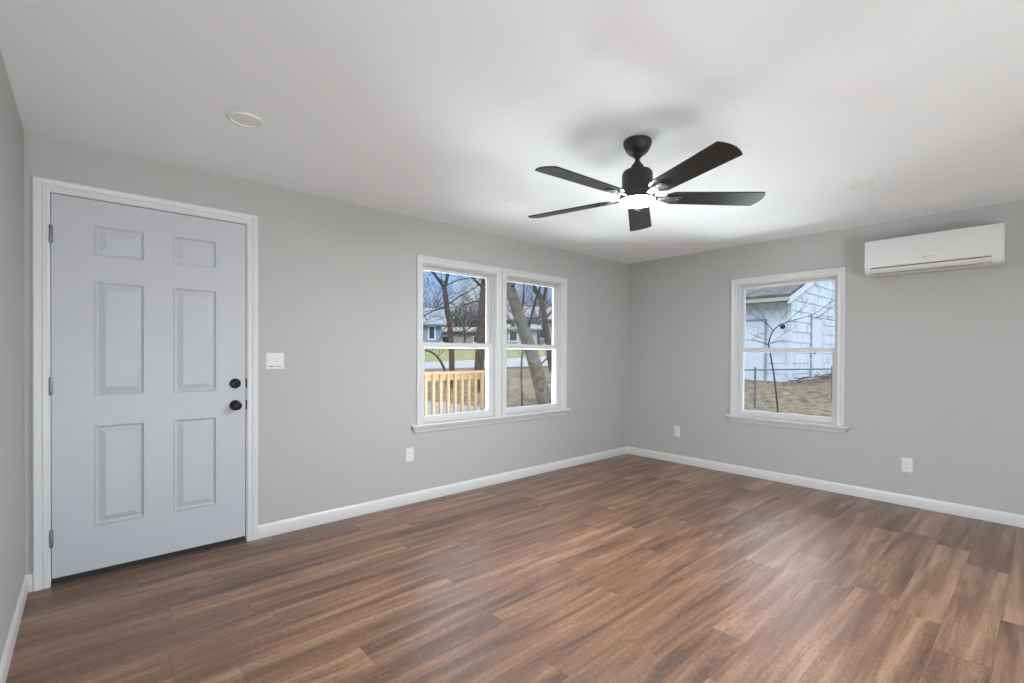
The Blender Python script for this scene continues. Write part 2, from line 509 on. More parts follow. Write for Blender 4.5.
# ------------------------------------------------------------------ windows
wcas = [(0.0, 0.0), (0.0, 0.011), (0.005, 0.014), (0.018, 0.013), (0.024, 0.012), (0.040, 0.017), (0.048, 0.019), (0.055, 0.019), (0.059, 0.015), (0.059, 0.0)]
def make_window(name, F, R, label, zmeet, lockn=2):
    u0, u1, z0, z1 = R
    c = F((u0+u1)/2, 0, z0)
    w = root(name, c); w['kind'] = 'structure'
    tag(w, label, 'window')
    bm = new_bm(); casing(bm, F, u0, u1, z0, z1, wcas); obj('window_casing', bm, MT['trim'], w)
    # wooden jamb extension lining the opening
    bm = new_bm(); casing(bm, F, u0, u1, z0, z1, [(-0.006, 0.001), (-0.006, -0.030), (0.0, -0.030), (0.0, 0.001)]); obj('jamb_liner', bm, MT['trim'], w)
    # vinyl master frame with sash tracks
    a0, a1, b0, b1 = u0+0.0005, u1-0.0005, z0, z1-0.0005
    bm = new_bm()
    rect_frame(bm, F, a0, a1, b0, b1, 0.012, 0.012, 0.012, 0.012, -0.138, -0.0305, 0.002)
    for (s0, s1) in ((a0+0.012, a0+0.016), (a1-0.016, a1-0.012)):
        wbox(bm, F, s0, s1, -0.0735, -0.0675, b0+0.0125, b1-0.0125)
        wbox(bm, F, s0, s1, -0.0345, -0.031, b0+0.0125, b1-0.0125)
    obj('window_frame', bm, MT['vinyl'], w)
    i0, i1 = a0+0.0165, a1-0.0165
    # upper sash (outer track)
    bm = new_bm(); rect_frame(bm, F, i0-0.003, i1+0.003, zmeet-0.022, b1-0.0125, 0.027, 0.027, 0.036, 0.027, -0.106, -0.074)
    us = obj('upper_sash', bm, MT['vinyl'], w)
    bm = new_bm(); wbox(bm, F, i0+0.020, i1-0.020, -0.092, -0.088, zmeet+0.010, b1-0.035); obj('pane', bm, MT['glass'], us)
    # lower sash (inner track)
    bm = new_bm(); rect_frame(bm, F, i0-0.003, i1+0.003, b0+0.0125, zmeet+0.026, 0.034, 0.034, 0.046, 0.040, -0.067, -0.035)
    ls = obj('lower_sash', bm, MT['vinyl'], w)
    bm = new_bm(); wbox(bm, F, i0+0.027, i1-0.027, -0.053, -0.049, b0+0.054, zmeet-0.010); obj('pane', bm, MT['glass'], ls)
    for k in range(lockn):
        uu = u0 + (u1-u0)*(0.5 if lockn == 1 else (0.27, 0.73)[k])
        bm = new_bm(); wbox(bm, F, uu-0.022, uu+0.022, -0.062, -0.042, zmeet+0.0262, zmeet+0.031, 0.002)
        wbox(bm, F, uu-0.004, uu+0.020, -0.056, -0.038, zmeet+0.031, zmeet+0.037, 0.002)
        obj('sash_lock', bm, MT['vinyl'], ls)
    bm = new_bm(); wbox(bm, F, u0+0.26, u1-0.26, -0.0348, -0.029, b0+0.030, b0+0.036, 0.0015); obj('lift_rail', bm, MT['vinyl'], ls)
    return w
make_window('window_1', WA, W1, 'left of the paired sash windows, with the pine deck railing outside', 1.298)
make_window('window_2', WA, W2, 'right of the paired sash windows, with the leaning trunk outside', 1.298)
w3 = make_window('window_3', WB, W3, 'single sash window beside the air conditioner, overlooking the white outbuilding', 1.272)
# the stool nose passes in front of the wall only; the board inside each opening is a tongue of the same piece
def make_stool(name, F, spans, u0, u1, zt, a0, a1):
    bm = new_bm()
    sweep_u(bm, F, [(0.0, zt-0.019), (0.0, zt), (0.036, zt), (0.041, zt-0.004), (0.042, zt-0.012), (0.038, zt-0.019)], u0, u1)
    for s0, s1 in spans: wbox(bm, F, s0+0.0005, s1-0.0005, -0.0303, 0.001, zt-0.010, zt)
    t = struct(obj(name, bm, MT['trim']))
    bm = new_bm()
    e = 0.022
    pf = [(0.0, zt-0.0192), (0.033, zt-0.0192), (0.030, zt-0.030), (0.020, zt-0.042), (0.015, zt-0.052), (0.013, zt-0.060), (0.009, zt-0.068), (0.0, zt-0.068)]
    rings(bm, [[F(a0-(n-0.013), n, z) for n, z in pf], [F(a1+(n-0.013), n, z) for n, z in pf]])
    obj('apron', bm, MT['trim'], t)
    return t
make_stool('trim_1', WA, [(W1[0], W1[1]), (W2[0], W2[1])], -3.030, -1.098, 0.6398, -3.000, -1.135)
make_stool('trim_2', WB, [(W3[0], W3[1])], 1.232, 2.315, 0.6038, 1.270, 2.276)

# ------------------------------------------------------------------ ceiling fan
FX, FY, ZB = -2.847, -2.023, 2.053
fan = root('ceiling_fan', (FX, FY, ZB-0.06))
tag(fan, 'black five-blade ceiling fan with a lit white disc light', 'ceiling fan')
def part_lathe(name, prof, m, parent, seg=40):
    bm = new_bm(); lathe(bm, prof, seg, origin=(FX, FY, 0)); return obj(name, bm, m, parent, smooth=True)
part_lathe('canopy', [(0, 2.349), (0.070, 2.349), (0.0735, 2.343), (0.0735, 2.334), (0.070, 2.322), (0.060, 2.300), (0.047, 2.284), (0.036, 2.277), (0, 2.276)], MT['fan_black'], fan)
bm = new_bm(); lathe(bm, [(0, 2.262), (0.019, 2.262), (0.026, 2.270), (0.028, 2.279), (0, 2.281)], 24, origin=(FX, FY, 0)); obj('hanger_ball', bm, MT['fan_black'], fan, smooth=True)
part_lathe('downrod', [(0, 2.205), (0.0125, 2.205), (0.0125, 2.264), (0, 2.264)], MT['fan_black'], fan, 20)
part_lathe('rod_collar', [(0, 2.190), (0.033, 2.190), (0.034, 2.196), (0.033, 2.214), (0.028, 2.224), (0.020, 2.228), (0.019, 2.236), (0, 2.237)], MT['fan_black'], fan, 28)
part_lathe('motor_housing', [(0, 2.072), (0.079, 2.072), (0.079, 2.168), (0.077, 2.180), (0.070, 2.190), (0.058, 2.194), (0, 2.196)], MT['fan_black'], fan)
part_lathe('blade_hub', [(0, 2.046), (0.086, 2.046), (0.090, 2.050), (0.090, 2.066), (0.080, 2.0718), (0, 2.0718)], MT['fan_black'], fan)
part_lathe('light_housing', [(0, 2.0455), (0.084, 2.0455), (0.090, 2.043), (0.0935, 2.039), (0.094, 2.035), (0.0902, 2.035), (0.0898, 2.038), (0, 2.039)], MT['fan_black'], fan)
part_lathe('light_diffuser', [(0, 2.0388), (0.0895, 2.0378), (0.0900, 2.031), (0.0885, 2.026), (0.083, 2.0225), (0.066, 2.0195), (0.038, 2.018), (0, 2.0175)], MT['fan_light'], fan)
PHI = -0.185
R_TIP, R_TIP2, R_IN = 0.636, 0.636, 0.150
TH0 = -1.961
def blade(k):
    a = TH0 + k*2*PI/5
    u = Vector((math.cos(a), math.sin(a), 0)); v = Vector((-math.sin(a), math.cos(a), 0))
    w_ = v*math.cos(PHI) + Vector((0, 0, 1))*math.sin(PHI); nn = u.cross(w_)
    O = Vector((FX, FY, ZB))
    def P(r, s, h): return O + u*r + w_*s + nn*h
    # outline: nearly straight sides, rounded and slightly skewed tip, chamfered root
    ol = []
    hw0, hw1 = 0.058, 0.070
    ol += [(R_IN, -0.036), (R_IN+0.035, -hw0)]
    for t in (0.3, 0.6, 0.85): ol.append((R_IN+0.035+(0.634-R_IN-0.035)*t, -(hw0+(hw1-hw0)*t)))
    for i in range(13):
        s = -1 + 2*i/12
        ol.append((0.640 + 0.022*(1-s*s) - 0.004*s, hw1*s))
    for t in (0.85, 0.6, 0.3): ol.append((R_IN+0.035+(0.634-R_IN-0.035)*t, (hw0+(hw1-hw0)*t)))
    ol += [(R_IN+0.035, hw0), (R_IN, 0.036)]
    bm = new_bm()
    rings(bm, [[P(r, s, -0.003) for r, s in ol], [P(r, s, 0.003) for r, s in ol]])
    b = obj('blade', bm, MT['blade'], fan)
    # blade iron under the blade root
    bm = new_bm()
    q = [(0.078, -0.020), (0.120, -0.016), (0.150, -0.026), (0.215, -0.026), (0.232, -0.016), (0.236, 0.0), (0.232, 0.016), (0.215, 0.026), (0.150, 0.026), (0.120, 0.016), (0.078, 0.020)]
    rings(bm, [[P(r, s, -0.0085) for r, s in q], [P(r, s, -0.0035) for r, s in q]])
    br = obj('blade_bracket', bm, MT['fan_black'], b)
    for r, s in ((0.165, -0.014), (0.165, 0.014), (0.212, 0.0)):
        bm = new_bm(); lathe(bm, [(0, -0.0112), (0.003, -0.0110), (0.005, -0.0095), (0.005, -0.0086), (0, -0.0086)], 10, nn, P(r, s, 0)); 
        bmesh.ops.translate(bm, verts=bm.verts[:], vec=(0, 0, 0))
        scr.append((bm, b))
scr = []
for k in range(5):
    blade(k)
for bm, b in scr: obj('screw', bm, MT['steel'], b, smooth=True)

# ------------------------------------------------------------------ ceiling downlights
def downlight(x, y, r, label):
    d = root('recessed_light', (x, y, H-0.005)); tag(d, label, 'ceiling light', 'flush downlights in the ceiling')
    bm = new_bm(); lathe(bm, [(r*0.74, H-0.001), (r, H-0.001), (r, H-0.004), (r*0.97, H-0.007), (r*0.90, H-0.009), (r*0.80, H-0.008), (r*0.76, H-0.003)], 40, origin=(x, y, 0))
    obj('trim_ring', bm, MT['plastic'], d, smooth=True)
    bm = new_bm(); lathe(bm, [(0, H-0.001), (r*0.755, H-0.001), (r*0.755, H-0.003), (r*0.70, H-0.0034), (0, H-0.0036)], 40, origin=(x, y, 0)); obj('lens', bm, MT['shade_lens'], d, smooth=True)
downlight(-4.438, -0.892, 0.078, 'round white downlight in the ceiling near the entry door')
downlight(-1.208, -2.640, 0.066, 'round white downlight in the ceiling near the air conditioner')

# ------------------------------------------------------------------ switch and outlets
def plate(bm, F, u0, u1, z0, z1, n=0.0055):
    lp = lambda i, nn: [F(u0+i, nn, z0+i), F(u1-i, nn, z0+i), F(u1-i, nn, z1-i), F(u0+i, nn, z1-i)]
    rings(bm, [lp(0, 0.0003), lp(0, 0.0025), lp(0.003, n), lp(0.006, n+0.0004)])
sw = root('light_switch', WA(-4.064, 0, 1.118)); tag(sw, 'white double rocker light switch on wall beside entry door', 'light switch')
bm = new_bm(); plate(bm, WA, -4.121, -4.007, 1.118, 1.228); obj('cover_plate', bm, MT['plastic'], sw)
for uc in (-4.087, -4.041):
    bm = new_bm()
    pr = [(0.0060, 1.140), (0.0078, 1.141), (0.0095, 1.173), (0.0125, 1.204), (0.0120, 1.206), (0.0060, 1.206)]
    sweep_u(bm, WA, pr, uc-0.0165, uc+0.0165); r_ = obj('rocker', bm, MT['plastic'], sw)
    bm = new_bm(); wbox(bm, WA, uc-0.0172, uc+0.0172, 0.0056, 0.0064, 1.1365, 1.1398); obj('rocker_gap', bm, MT['dark'], sw)
def outlet(F, uc, zc, label):
    o = root('wall_outlet', F(uc, 0, zc-0.058)); tag(o, label, 'outlet', 'duplex outlets on the walls')
    bm = new_bm(); plate(bm, F, uc-0.036, uc+0.036, zc-0.058, zc+0.058); obj('cover_plate', bm, MT['plastic'], o)
    for dz in (-0.020, 0.020):
        bm = new_bm()
        ol = [(uc+0.0168*math.cos(t), zc+dz+max(-0.0125, min(0.0125, 0.0168*math.sin(t)))) for t in [2*PI*i/24 for i in range(24)]]
        rings(bm, [[F(a, 0.0056, b) for a, b in ol], [F(a, 0.0078, b) for a, b in ol]])
        rc = obj('receptacle', bm, MT['plastic'], o)
        bm = new_bm()
        for du, hh in ((-0.0062, 0.0045), (0.0062, 0.0038)): wbox(bm, F, uc+du-0.0012, uc+du+0.0012, 0.0074, 0.0080, zc+dz+0.001-hh, zc+dz+0.001+hh)
        lathe(bm, [(0, 0.0074), (0.0024, 0.0074), (0.0024, 0.0080), (0, 0.0080)], 10, F(0, 1, 0) - F(0, 0, 0), F(uc, 0, zc+dz-0.0085))
        obj('slots', bm, MT['dark'], rc)
    bm = new_bm(); lathe(bm, [(0, 0.0058), (0.003, 0.0058), (0.003, 0.0068), (0, 0.0072)], 10, F(0, 1, 0) - F(0, 0, 0), F(uc, 0, zc)); obj('plate_screw', bm, MT['plastic'], o)
outlet(WA, -3.040, 0.400, 'white wall outlet below the left end of the paired windows')
outlet(WB, 0.666, 0.356, 'white wall outlet near the far corner, left of the single window')
outlet(WB, 2.705, 0.332, 'white wall outlet below the air conditioner')

# ------------------------------------------------------------------ wall air conditioner
ac = root('air_conditioner', WB(2.838, 0, 1.886)); tag(ac, 'white wall-mounted split air conditioner near the ceiling', 'air conditioner')
AU0, AU1, ZT, ZBt = 2.448, 3.232, 2.172, 1.888
body = [(0.001, ZBt+0.02), (0.001, ZT-0.006), (0.010, ZT), (0.165, ZT), (0.183, ZT-0.006), (0.186, ZT-0.020), (0.190, 1.945), (0.186, 1.943), (0.160, 1.9425), (0.158, 1.935), (0.150, 1.905), (0.10, ZBt+0.004), (0.04, ZBt)]
bm = new_bm(); sweep_u(bm, WB, body, AU0+0.012, AU1-0.012); acb = obj('housing', bm, MT['plastic_ac'], ac, smooth=True)
endp = [(0.001, ZBt+0.02), (0.001, ZT-0.006), (0.010, ZT), (0.165, ZT), (0.183, ZT-0.006), (0.189, ZT-0.020), (0.195, 1.950), (0.194, 1.932), (0.184, 1.910), (0.160, 1.893), (0.10, ZBt), (0.04, ZBt)]
for (q0, q1, s) in ((AU0, AU0+0.040, 1), (AU1-0.040, AU1+0.022, -1)):
    bm = new_bm()
    c_n, c_z = 0.1, 2.03
    sh = [(c_n+(n-c_n)*0.975, c_z+(z-c_z)*0.975) for n, z in endp]
    L2 = [[WB(q0 if s > 0 else q1, n, z) for n, z in sh], [WB((q0+0.006) if s > 0 else (q1-0.010), n, z) for n, z in endp], [WB(q1 if s > 0 else q0, n, z) for n, z in endp]]
    rings(bm, L2); obj('end_cap', bm, MT['plastic_ac'], ac, smooth=True)
bm = new_bm(); sweep_u(bm, WB, [(0.1865, 1.9475), (0.1975, 1.9485), (0.1985, 1.953), (0.1935, ZT-0.020), (0.189, ZT-0.006), (0.184, ZT-0.004)], AU0+0.003, AU1-0.003)
fp = obj('front_panel', bm, MT['plastic_ac'], ac, smooth=True)
bm = new_bm(); wbox(bm, WB, AU0+0.041, AU1-0.041, 0.150, 0.182, 1.9385, 1.9445); obj('air_gap', bm, MT['dark'], ac)
bm = new_bm(); sweep_u(bm, WB, [(0.152, 1.9005), (0.176, 1.9065), (0.190, 1.921), (0.193, 1.9345), (0.190, 1.9365), (0.184, 1.923), (0.172, 1.911), (0.150, 1.905)], AU0+0.042, AU1-0.090)
obj('louver', bm, MT['plastic_ac'], ac, smooth=True)
bm = new_bm(); sweep_u(bm, WB, [(0.150, 1.9005), (0.176, 1.9065), (0.190, 1.921), (0.193, 1.9365), (0.150, 1.9375)], AU1-0.088, AU1-0.041)
obj('display_cover', bm, MT['plastic_ac'], ac, smooth=True)
bm = new_bm(); wbox(bm, WB, AU0+0.05, AU1-0.09, 0.128, 0.150, 1.8995, 1.9035); obj('outlet_slot', bm, MT['dark'], ac)
# small illegible grey maker's mark: a round badge followed by low strokes
bm = new_bm()
uu = 2.822
lathe(bm, [(0, 0), (0.0052, 0), (0.0052, 0.0006), (0, 0.0006)], 14, (-1, 0, 0), WB(uu, 0.1972, 1.9880))
uu += 0.010
for wd in (0.008, 0.006, 0.009, 0.006, 0.008, 0.007):
    wbox(bm, WB, uu, uu+wd, 0.1965, 0.1976, 1.9850, 1.9915); uu += wd+0.0018
obj('logo', bm, MT['grey_print'], fp)

# ------------------------------------------------------------------ outdoors
def ray_dir(px, py): return fwd + rgt*((px-512)/FPX) + upv*((PY-py)/FPX)
def at(px, py, d): return CAM + ray_dir(px, py)*d        # point at depth d, used to measure real positions
TD = [(0, -0.55), (5, -0.52), (6.5, -0.40), (8, -0.14), (10, 0.12), (12.7, 0.50), (15, 0.60), (24, 0.62), (32, 1.10), (45, 1.70), (70, 2.2), (140, 3.2)]
F2 = Vector((math.cos(YAW), math.sin(YAW)))
def ground(x, y):
    d = (Vector((x, y)) - CAM.xy).dot(F2)
    if d <= 0: return TD[0][1]
    for (a, za), (b, zb) in zip(TD[:-1], TD[1:]):
        if d <= b:
            t = (d-a)/(b-a); return za + (zb-za)*t
    return TD[-1][1]
def gpt(px, py):
    """Where the sight line through a pixel meets the ground."""
    lo = 2.0
    d = lo
    while d < 150:
        P = at(px, py, d)
        if P.z <= ground(P.x, P.y): return P
        d += 0.05
    return at(px, py, 150)
MT['lawn'] = mat('dry_lawn', (0.150, 0.112, 0.072), 0.95, spec=0.05, var=0.5, vscale=6.0)
MT['grass'] = mat('winter_grass', (0.187, 0.165, 0.066), 0.95, spec=0.1, var=0.25, vscale=2.0)
MT['asphalt'] = mat('pale_road', (0.255, 0.225, 0.205), 0.9, spec=0.2, var=0.10, vscale=2.0)
MT['concrete'] = mat('concrete', (0.22, 0.20, 0.18), 0.85, spec=0.2, var=0.10, vscale=4.0)
MT['pine'] = mat('new_pine', (0.205, 0.128, 0.066), 0.6, var=0.16, vscale=9, stretch=(1, 1, 3))
MT['bark'] = mat('brown_bark', (0.094, 0.066, 0.050), 0.95, spec=0.1, var=0.35, vscale=14, bump=0.9, bscale=40)
MT['bark_grey'] = mat('grey_bark', (0.129, 0.105, 0.083), 0.95, spec=0.1, var=0.35, vscale=10, bump=0.9, bscale=30)
MT['twig'] = mat('dark_twig', (0.047, 0.039, 0.036), 0.95, spec=0.1, var=0.25, vscale=10)
MT['far_bark'] = mat('far_bark', (0.110, 0.091, 0.083), 0.95, spec=0.1, var=0.3, vscale=3)
MT['siding'] = siding_material('white_siding', (0.52, 0.55, 0.585), 0.2)
MT['shingle'] = mat('grey_shingle', (0.110, 0.096, 0.088), 0.95, spec=0.05, var=0.4, vscale=5)
MT['cream'] = mat('cream_board', (0.341, 0.308, 0.253), 0.7, var=0.08, vscale=6)
MT['blue_siding'] = mat('blue_siding', (0.187, 0.248, 0.303), 0.7, var=0.06, vscale=4)
MT['roof_pale'] = mat('pale_roof', (0.187, 0.198, 0.204), 0.9, var=0.15, vscale=5)
MT['cream_siding'] = mat('cream_siding', (0.385, 0.369, 0.275), 0.7, var=0.06, vscale=4)
MT['pink_siding'] = mat('pinkish_siding', (0.308, 0.275, 0.259), 0.7, var=0.06, vscale=4)
MT['white_paint'] = mat('white_outdoor_paint', (0.53, 0.55, 0.57), 0.6, var=0.05, vscale=4)
MT['dark_glass'] = mat('dark_window', (0.033, 0.044, 0.055), 0.15, var=0.2, vscale=3)
MT['galv'] = mat('galvanised', (0.143, 0.154, 0.165), 0.5, metal=0.4, var=0.1, vscale=10)
MT['grey_trim'] = mat('grey_trim', (0.24, 0.26, 0.30), 0.7, var=0.2, vscale=6)  # plain darker grey that marks the door's outline
MT['roof_tan'] = mat('tan_roof', (0.30, 0.27, 0.22), 0.95, spec=0.05, var=0.1, vscale=4)
MT['roof_pink'] = mat('pinkish_roof', (0.25, 0.21, 0.20), 0.95, spec=0.05, var=0.1, vscale=4)
MT['thicket'] = mat('thicket_stems', (0.105, 0.085, 0.082), 0.95, spec=0.05, var=0.2, vscale=2)
MT['ext'] = mat('house_siding', (0.303, 0.303, 0.297), 0.7, var=0.03, vscale=3)

def terrain():
    bm = new_bm()
    ys = [x*1.5 for x in range(-40, 80)]
    us = sorted({-30.0, -15.0, -6, *[t[0] for t in TD], *[2.0*i for i in range(60)], *[0.7*i for i in range(6, 26)]})
    P2 = Vector((math.sin(YAW), -math.cos(YAW)))
    vs = {}
    for i, d in enumerate(us):
        for j in range(61):
            s = -90 + 3*j
            q = CAM.xy + F2*d + P2*s
            vs[i, j] = bm.verts.new((q.x, q.y, ground(q.x, q.y) + (0.04*math.sin(q.x*1.7)*math.sin(q.y*1.3) if d > 7 else 0)))
    for i in range(len(us)-1):
        for j in range(60): bm.faces.new((vs[i, j], vs[i+1, j], vs[i+1, j+1], vs[i, j+1]))
    o = obj('ground', bm, MT['lawn'])
    struct(o); o['label'] = 'leaf-strewn yard around the house'
terrain()
def strip(name, px_poly, m, lift=0.06, n=8):
    """A paved or grassed strip draped over the ground between a near and a far edge."""
    near, far = px_poly
    bm = new_bm()
    loops = []
    def smp(a, b, k): return a + (b-a)*k
    N0, N1, F0, F1 = gpt(*near[0]), gpt(*near[1]), gpt(*far[0]), gpt(*far[1])
    e0, e1 = -3.0, 4.0
    cols = 40
    rows = 8
    g = {}
    for i in range(cols+1):
        t = e0 + (e1-e0)*i/cols
        a = N0.lerp(N1, t); b = F0.lerp(F1, t)
        for j in range(rows+1):
            q = a.lerp(b, j/rows)
            z = ground(q.x, q.y) + lift + 0.04
            g[i, j, 1] = bm.verts.new((q.x, q.y, z)); g[i, j, 0] = bm.verts.new((q.x, q.y, z-0.3))
    for i in range(cols):
        for j in range(rows):
            for k in (0, 1): bm.faces.new((g[i,j,k], g[i+1,j,k], g[i+1,j+1,k], g[i,j+1,k]))
    for i in range(cols):
        for j in (0, rows): bm.faces.new((g[i,j,0], g[i+1,j,0], g[i+1,j,1], g[i,j,1]))
    for j in range(rows):
        for i in (0, cols): bm.faces.new((g[i,j,0], g[i,j+1,0], g[i,j+1,1], g[i,j,1]))
    return struct(obj(name, bm, m))
strip('street', [((424, 371.5), (560, 368)), ((424, 364), (560, 357))], MT['asphalt'])
strip('far_lawn', [((424, 363.3), (560, 356)), ((424, 350), (560, 350))], MT['grass'], 0.03)
def patch():
    bm = new_bm()
    P = [gpt(424, 405), gpt(491, 412.5), gpt(491, 416), gpt(424, 440)]
    top = [Vector((p.x, p.y, ground(p.x, p.y)+0.09)) for p in P]
    rings(bm, [[p - Vector((0, 0, 0.4)) for p in top], top])
    struct(obj('concrete_path', bm, MT['concrete']))
patch()

# deck with railing
YR = 2.25
def deck():
    d = root('deck', (-2.6, 1.2, -0.55)); struct(d); d['label'] = 'pine deck outside the door'
    bm = new_bm()
    y = 0.15
    while y < YR+0.02:
        box(bm, (-5.4, y, -0.06), (-0.25, y+0.135, -0.022)); y += 0.14
    obj('deck_boards', bm, MT['pine'], d)
    bm = new_bm(); box(bm, (-5.4, YR-0.02, -0.25), (-0.25, YR+0.018, -0.0605)); box(bm, (-0.288, 0.15, -0.25), (-0.25, YR-0.02, -0.0605)); obj('rim_joist', bm, MT['pine'], d)
    for x in (-5.3, -2.8, -0.4):
        bm = new_bm(); box(bm, (x, YR-0.12, -0.62), (x+0.09, YR-0.025, -0.0605)); obj('deck_post', bm, MT['pine'], d)
deck()
rl = root('deck_railing', (-2.8, YR, -0.02)); tag(rl, 'new pine deck railing with square balusters outside the left window', 'railing')
zr = 0.975
bm = new_bm(); bbox_bevel(bm, (-5.42, YR-0.035, zr-0.036), (-0.28, YR+0.105, zr), 0.004); obj('cap_rail', bm, MT['pine'], rl)
bm = new_bm(); box(bm, (-5.40, YR+0.020, zr-0.126), (-0.30, YR+0.058, zr-0.0365)); obj('top_rail', bm, MT['pine'], rl)
bm = new_bm(); box(bm, (-5.40, YR+0.020, 0.06), (-0.30, YR+0.058, 0.148)); obj('bottom_rail', bm, MT['pine'], rl)
for x in (-5.39, -3.0, -0.36):
    bm = new_bm(); box(bm, (x, YR+0.0585, -0.40), (x+0.089, YR+0.1475, zr-0.0365)); obj('rail_post', bm, MT['pine'], rl)
bx = -1.395 - 0.1235*31
for k in range(42):
    x = bx + 0.1235*k
    if x > -0.37: break
    bm = new_bm(); box(bm, (x-0.019, YR-0.018, 0.05), (x+0.019, YR+0.0195, zr-0.037)); obj('baluster', bm, MT['pine'], rl)

# ---- trees
def grow(bm, p, d, r, length, depth, rng, spread=0.6, segs=4, up=0.12, kids=(2, 3)):
    pts, rad = [p.copy()], [r]
    q = p.copy(); dv = d.normalized()
    for i in range(segs):
        dv = (dv + Vector((rng.uniform(-1, 1), rng.uniform(-1, 1), rng.uniform(-1, 1)+up*2))*0.13).normalized()
        q = q + dv*(length/segs)
        pts.append(q.copy()); rad.append(r*(1-0.55*(i+1)/segs))
    tube(bm, pts, rad, 5 if r > 0.03 else (4 if r > 0.012 else 3))
    if depth <= 0: return
    n = rng.randint(*kids)
    for k in range(n+1):
        i = rng.randint(max(1, segs-2), segs) if k else segs
        ax = Vector((rng.uniform(-1, 1), rng.uniform(-1, 1), rng.uniform(-0.6, 1))).normalized()
        nd = (dv + ax*spread).normalized()
        grow(bm, pts[i], nd, max(rad[i]*0.78, 0.004), length*rng.uniform(0.6, 0.85), depth-1, rng, spread, segs, up, kids)
def bare_tree(name, label, mb, mw, trunk, r0, r1, branches, seed, twigs=10, depth=2, group=None, tw_len=1.4, sides=10):
    """trunk: list of points; branches: (list of points, r0, r1) along known limbs; then finer growth."""
    rng = random.Random(seed)
    base = Vector(trunk[0])
    t = root(name, (base.x, base.y, base.z)); tag(t, label, 'tree', group)
    bm = new_bm()
    n = len(trunk)
    pts = smooth(trunk); m = len(pts)
    rad = [r0 + (r1-r0)*i/(m-1) for i in range(m)]
    rad[0] *= 1.35; rad[1] *= 1.1
    tube(bm, pts, rad, sides)
    obj('trunk', bm, mb, t, smooth=True)
    bm = new_bm()
    seeds = []
    for bpts, a, b in branches:
        ps = smooth(bpts); k = len(ps)
        tube(bm, ps, [a+(b-a)*i/(k-1) for i in range(k)], 6)
        seeds += [(ps[i], (ps[min(i+1, k-1)]-ps[max(0, i-1)]).normalized(), a+(b-a)*i/(k-1)) for i in range(2, k)]
    seeds += [(pts[i], (pts[min(i+1, m-1)]-pts[i-1]).normalized(), rad[i]*0.5) for i in range(int(m*0.55), m)]
    for k in range(twigs):
        p, d, r = rng.choice(seeds)
        ax = Vector((rng.uniform(-1, 1), rng.uniform(-1, 1), rng.uniform(-0.3, 0.8))).normalized()
        grow(bm, p, (d*0.5+ax).normalized(), max(0.006, r*0.45), tw_len*rng.uniform(0.6, 1.3), depth, rng)
    obj('branches', bm, mw, t)
    return t
def smooth(pts, n=3):
    P = [Vector(p) for p in pts]
    for _ in range(n-1):
        Q = [P[0]]
        for a, b in zip(P[:-1], P[1:]): Q += [a.lerp(b, 0.25), a.lerp(b, 0.75)]
        Q.append(P[-1]); P = Q
    return P
def on_ground(px, d):
    P = at(px, 380, d); return Vector((P.x, P.y, ground(P.x, P.y)-0.1))
# slim forked tree behind the railing
bare_tree('forked_tree', 'slim brown forked tree behind the deck railing, seen through the left window', MT['bark'], MT['twig'],
    [on_ground(451.5, 12), at(452, 360, 12), at(450.5, 330, 12), at(446.5, 305, 12), at(444.5, 288, 12)], 0.075, 0.06,
    [([at(444.5, 288, 12), at(438, 279, 11.8), at(430, 268, 11.6), at(415, 250, 11.4), at(395, 225, 11)], 0.042, 0.02),
     ([at(444.5, 289, 12), at(448, 275, 12.1), at(450, 255, 12.2), at(455, 225, 12.4)], 0.05, 0.03),
     ([at(448, 306, 12), at(438, 309, 11.7), at(428, 313, 11.5), at(418, 322, 11.3)], 0.02, 0.008),
     ([at(449, 304, 12), at(458, 297, 12), at(470, 291, 12), at(486, 280, 12)], 0.018, 0.007),
     ([at(447, 285, 12), at(460, 279, 12), at(478, 277, 12)], 0.018, 0.007)], 3, twigs=16)
bare_tree('straight_tree', 'thick straight brown tree at right of the left window', MT['bark'], MT['twig'],
    [on_ground(478, 11.5), at(479, 372, 11.5), at(481, 330, 11.5), at(484, 295, 11.5), at(487, 260, 11.5), at(490, 220, 11.5)], 0.125, 0.085,
    [([at(482, 320, 11.5), at(474, 325, 11.2), at(462, 333, 11), at(450, 331, 11)], 0.02, 0.007),
     ([at(485, 290, 11.5), at(474, 280, 11.5), at(466, 268, 11.5), at(460, 245, 11.5)], 0.03, 0.012),
     ([at(484, 300, 11.5), at(468, 303, 11.5), at(455, 312, 11.5)], 0.018, 0.006)], 5, twigs=14)
bare_tree('leaning_tree', 'thick grey-brown trunk leaning left, seen through the right window of the pair', MT['bark_grey'], MT['twig'],
    [on_ground(549, 9.8), at(543, 395, 9.9), at(535.5, 365, 10), at(527, 338, 10), at(517, 310, 10), at(509, 285, 10), at(501, 250, 10)], 0.165, 0.095,
    [([at(527, 332, 10), at(531, 318, 9.9), at(535, 302, 9.8), at(541, 285, 9.7), at(546, 262, 9.6)], 0.035, 0.018),
     ([at(510, 290, 10), at(514, 284, 9.8), at(522, 276, 9.6), at(535, 268, 9.4)], 0.025, 0.01)], 8, twigs=10, sides=14)
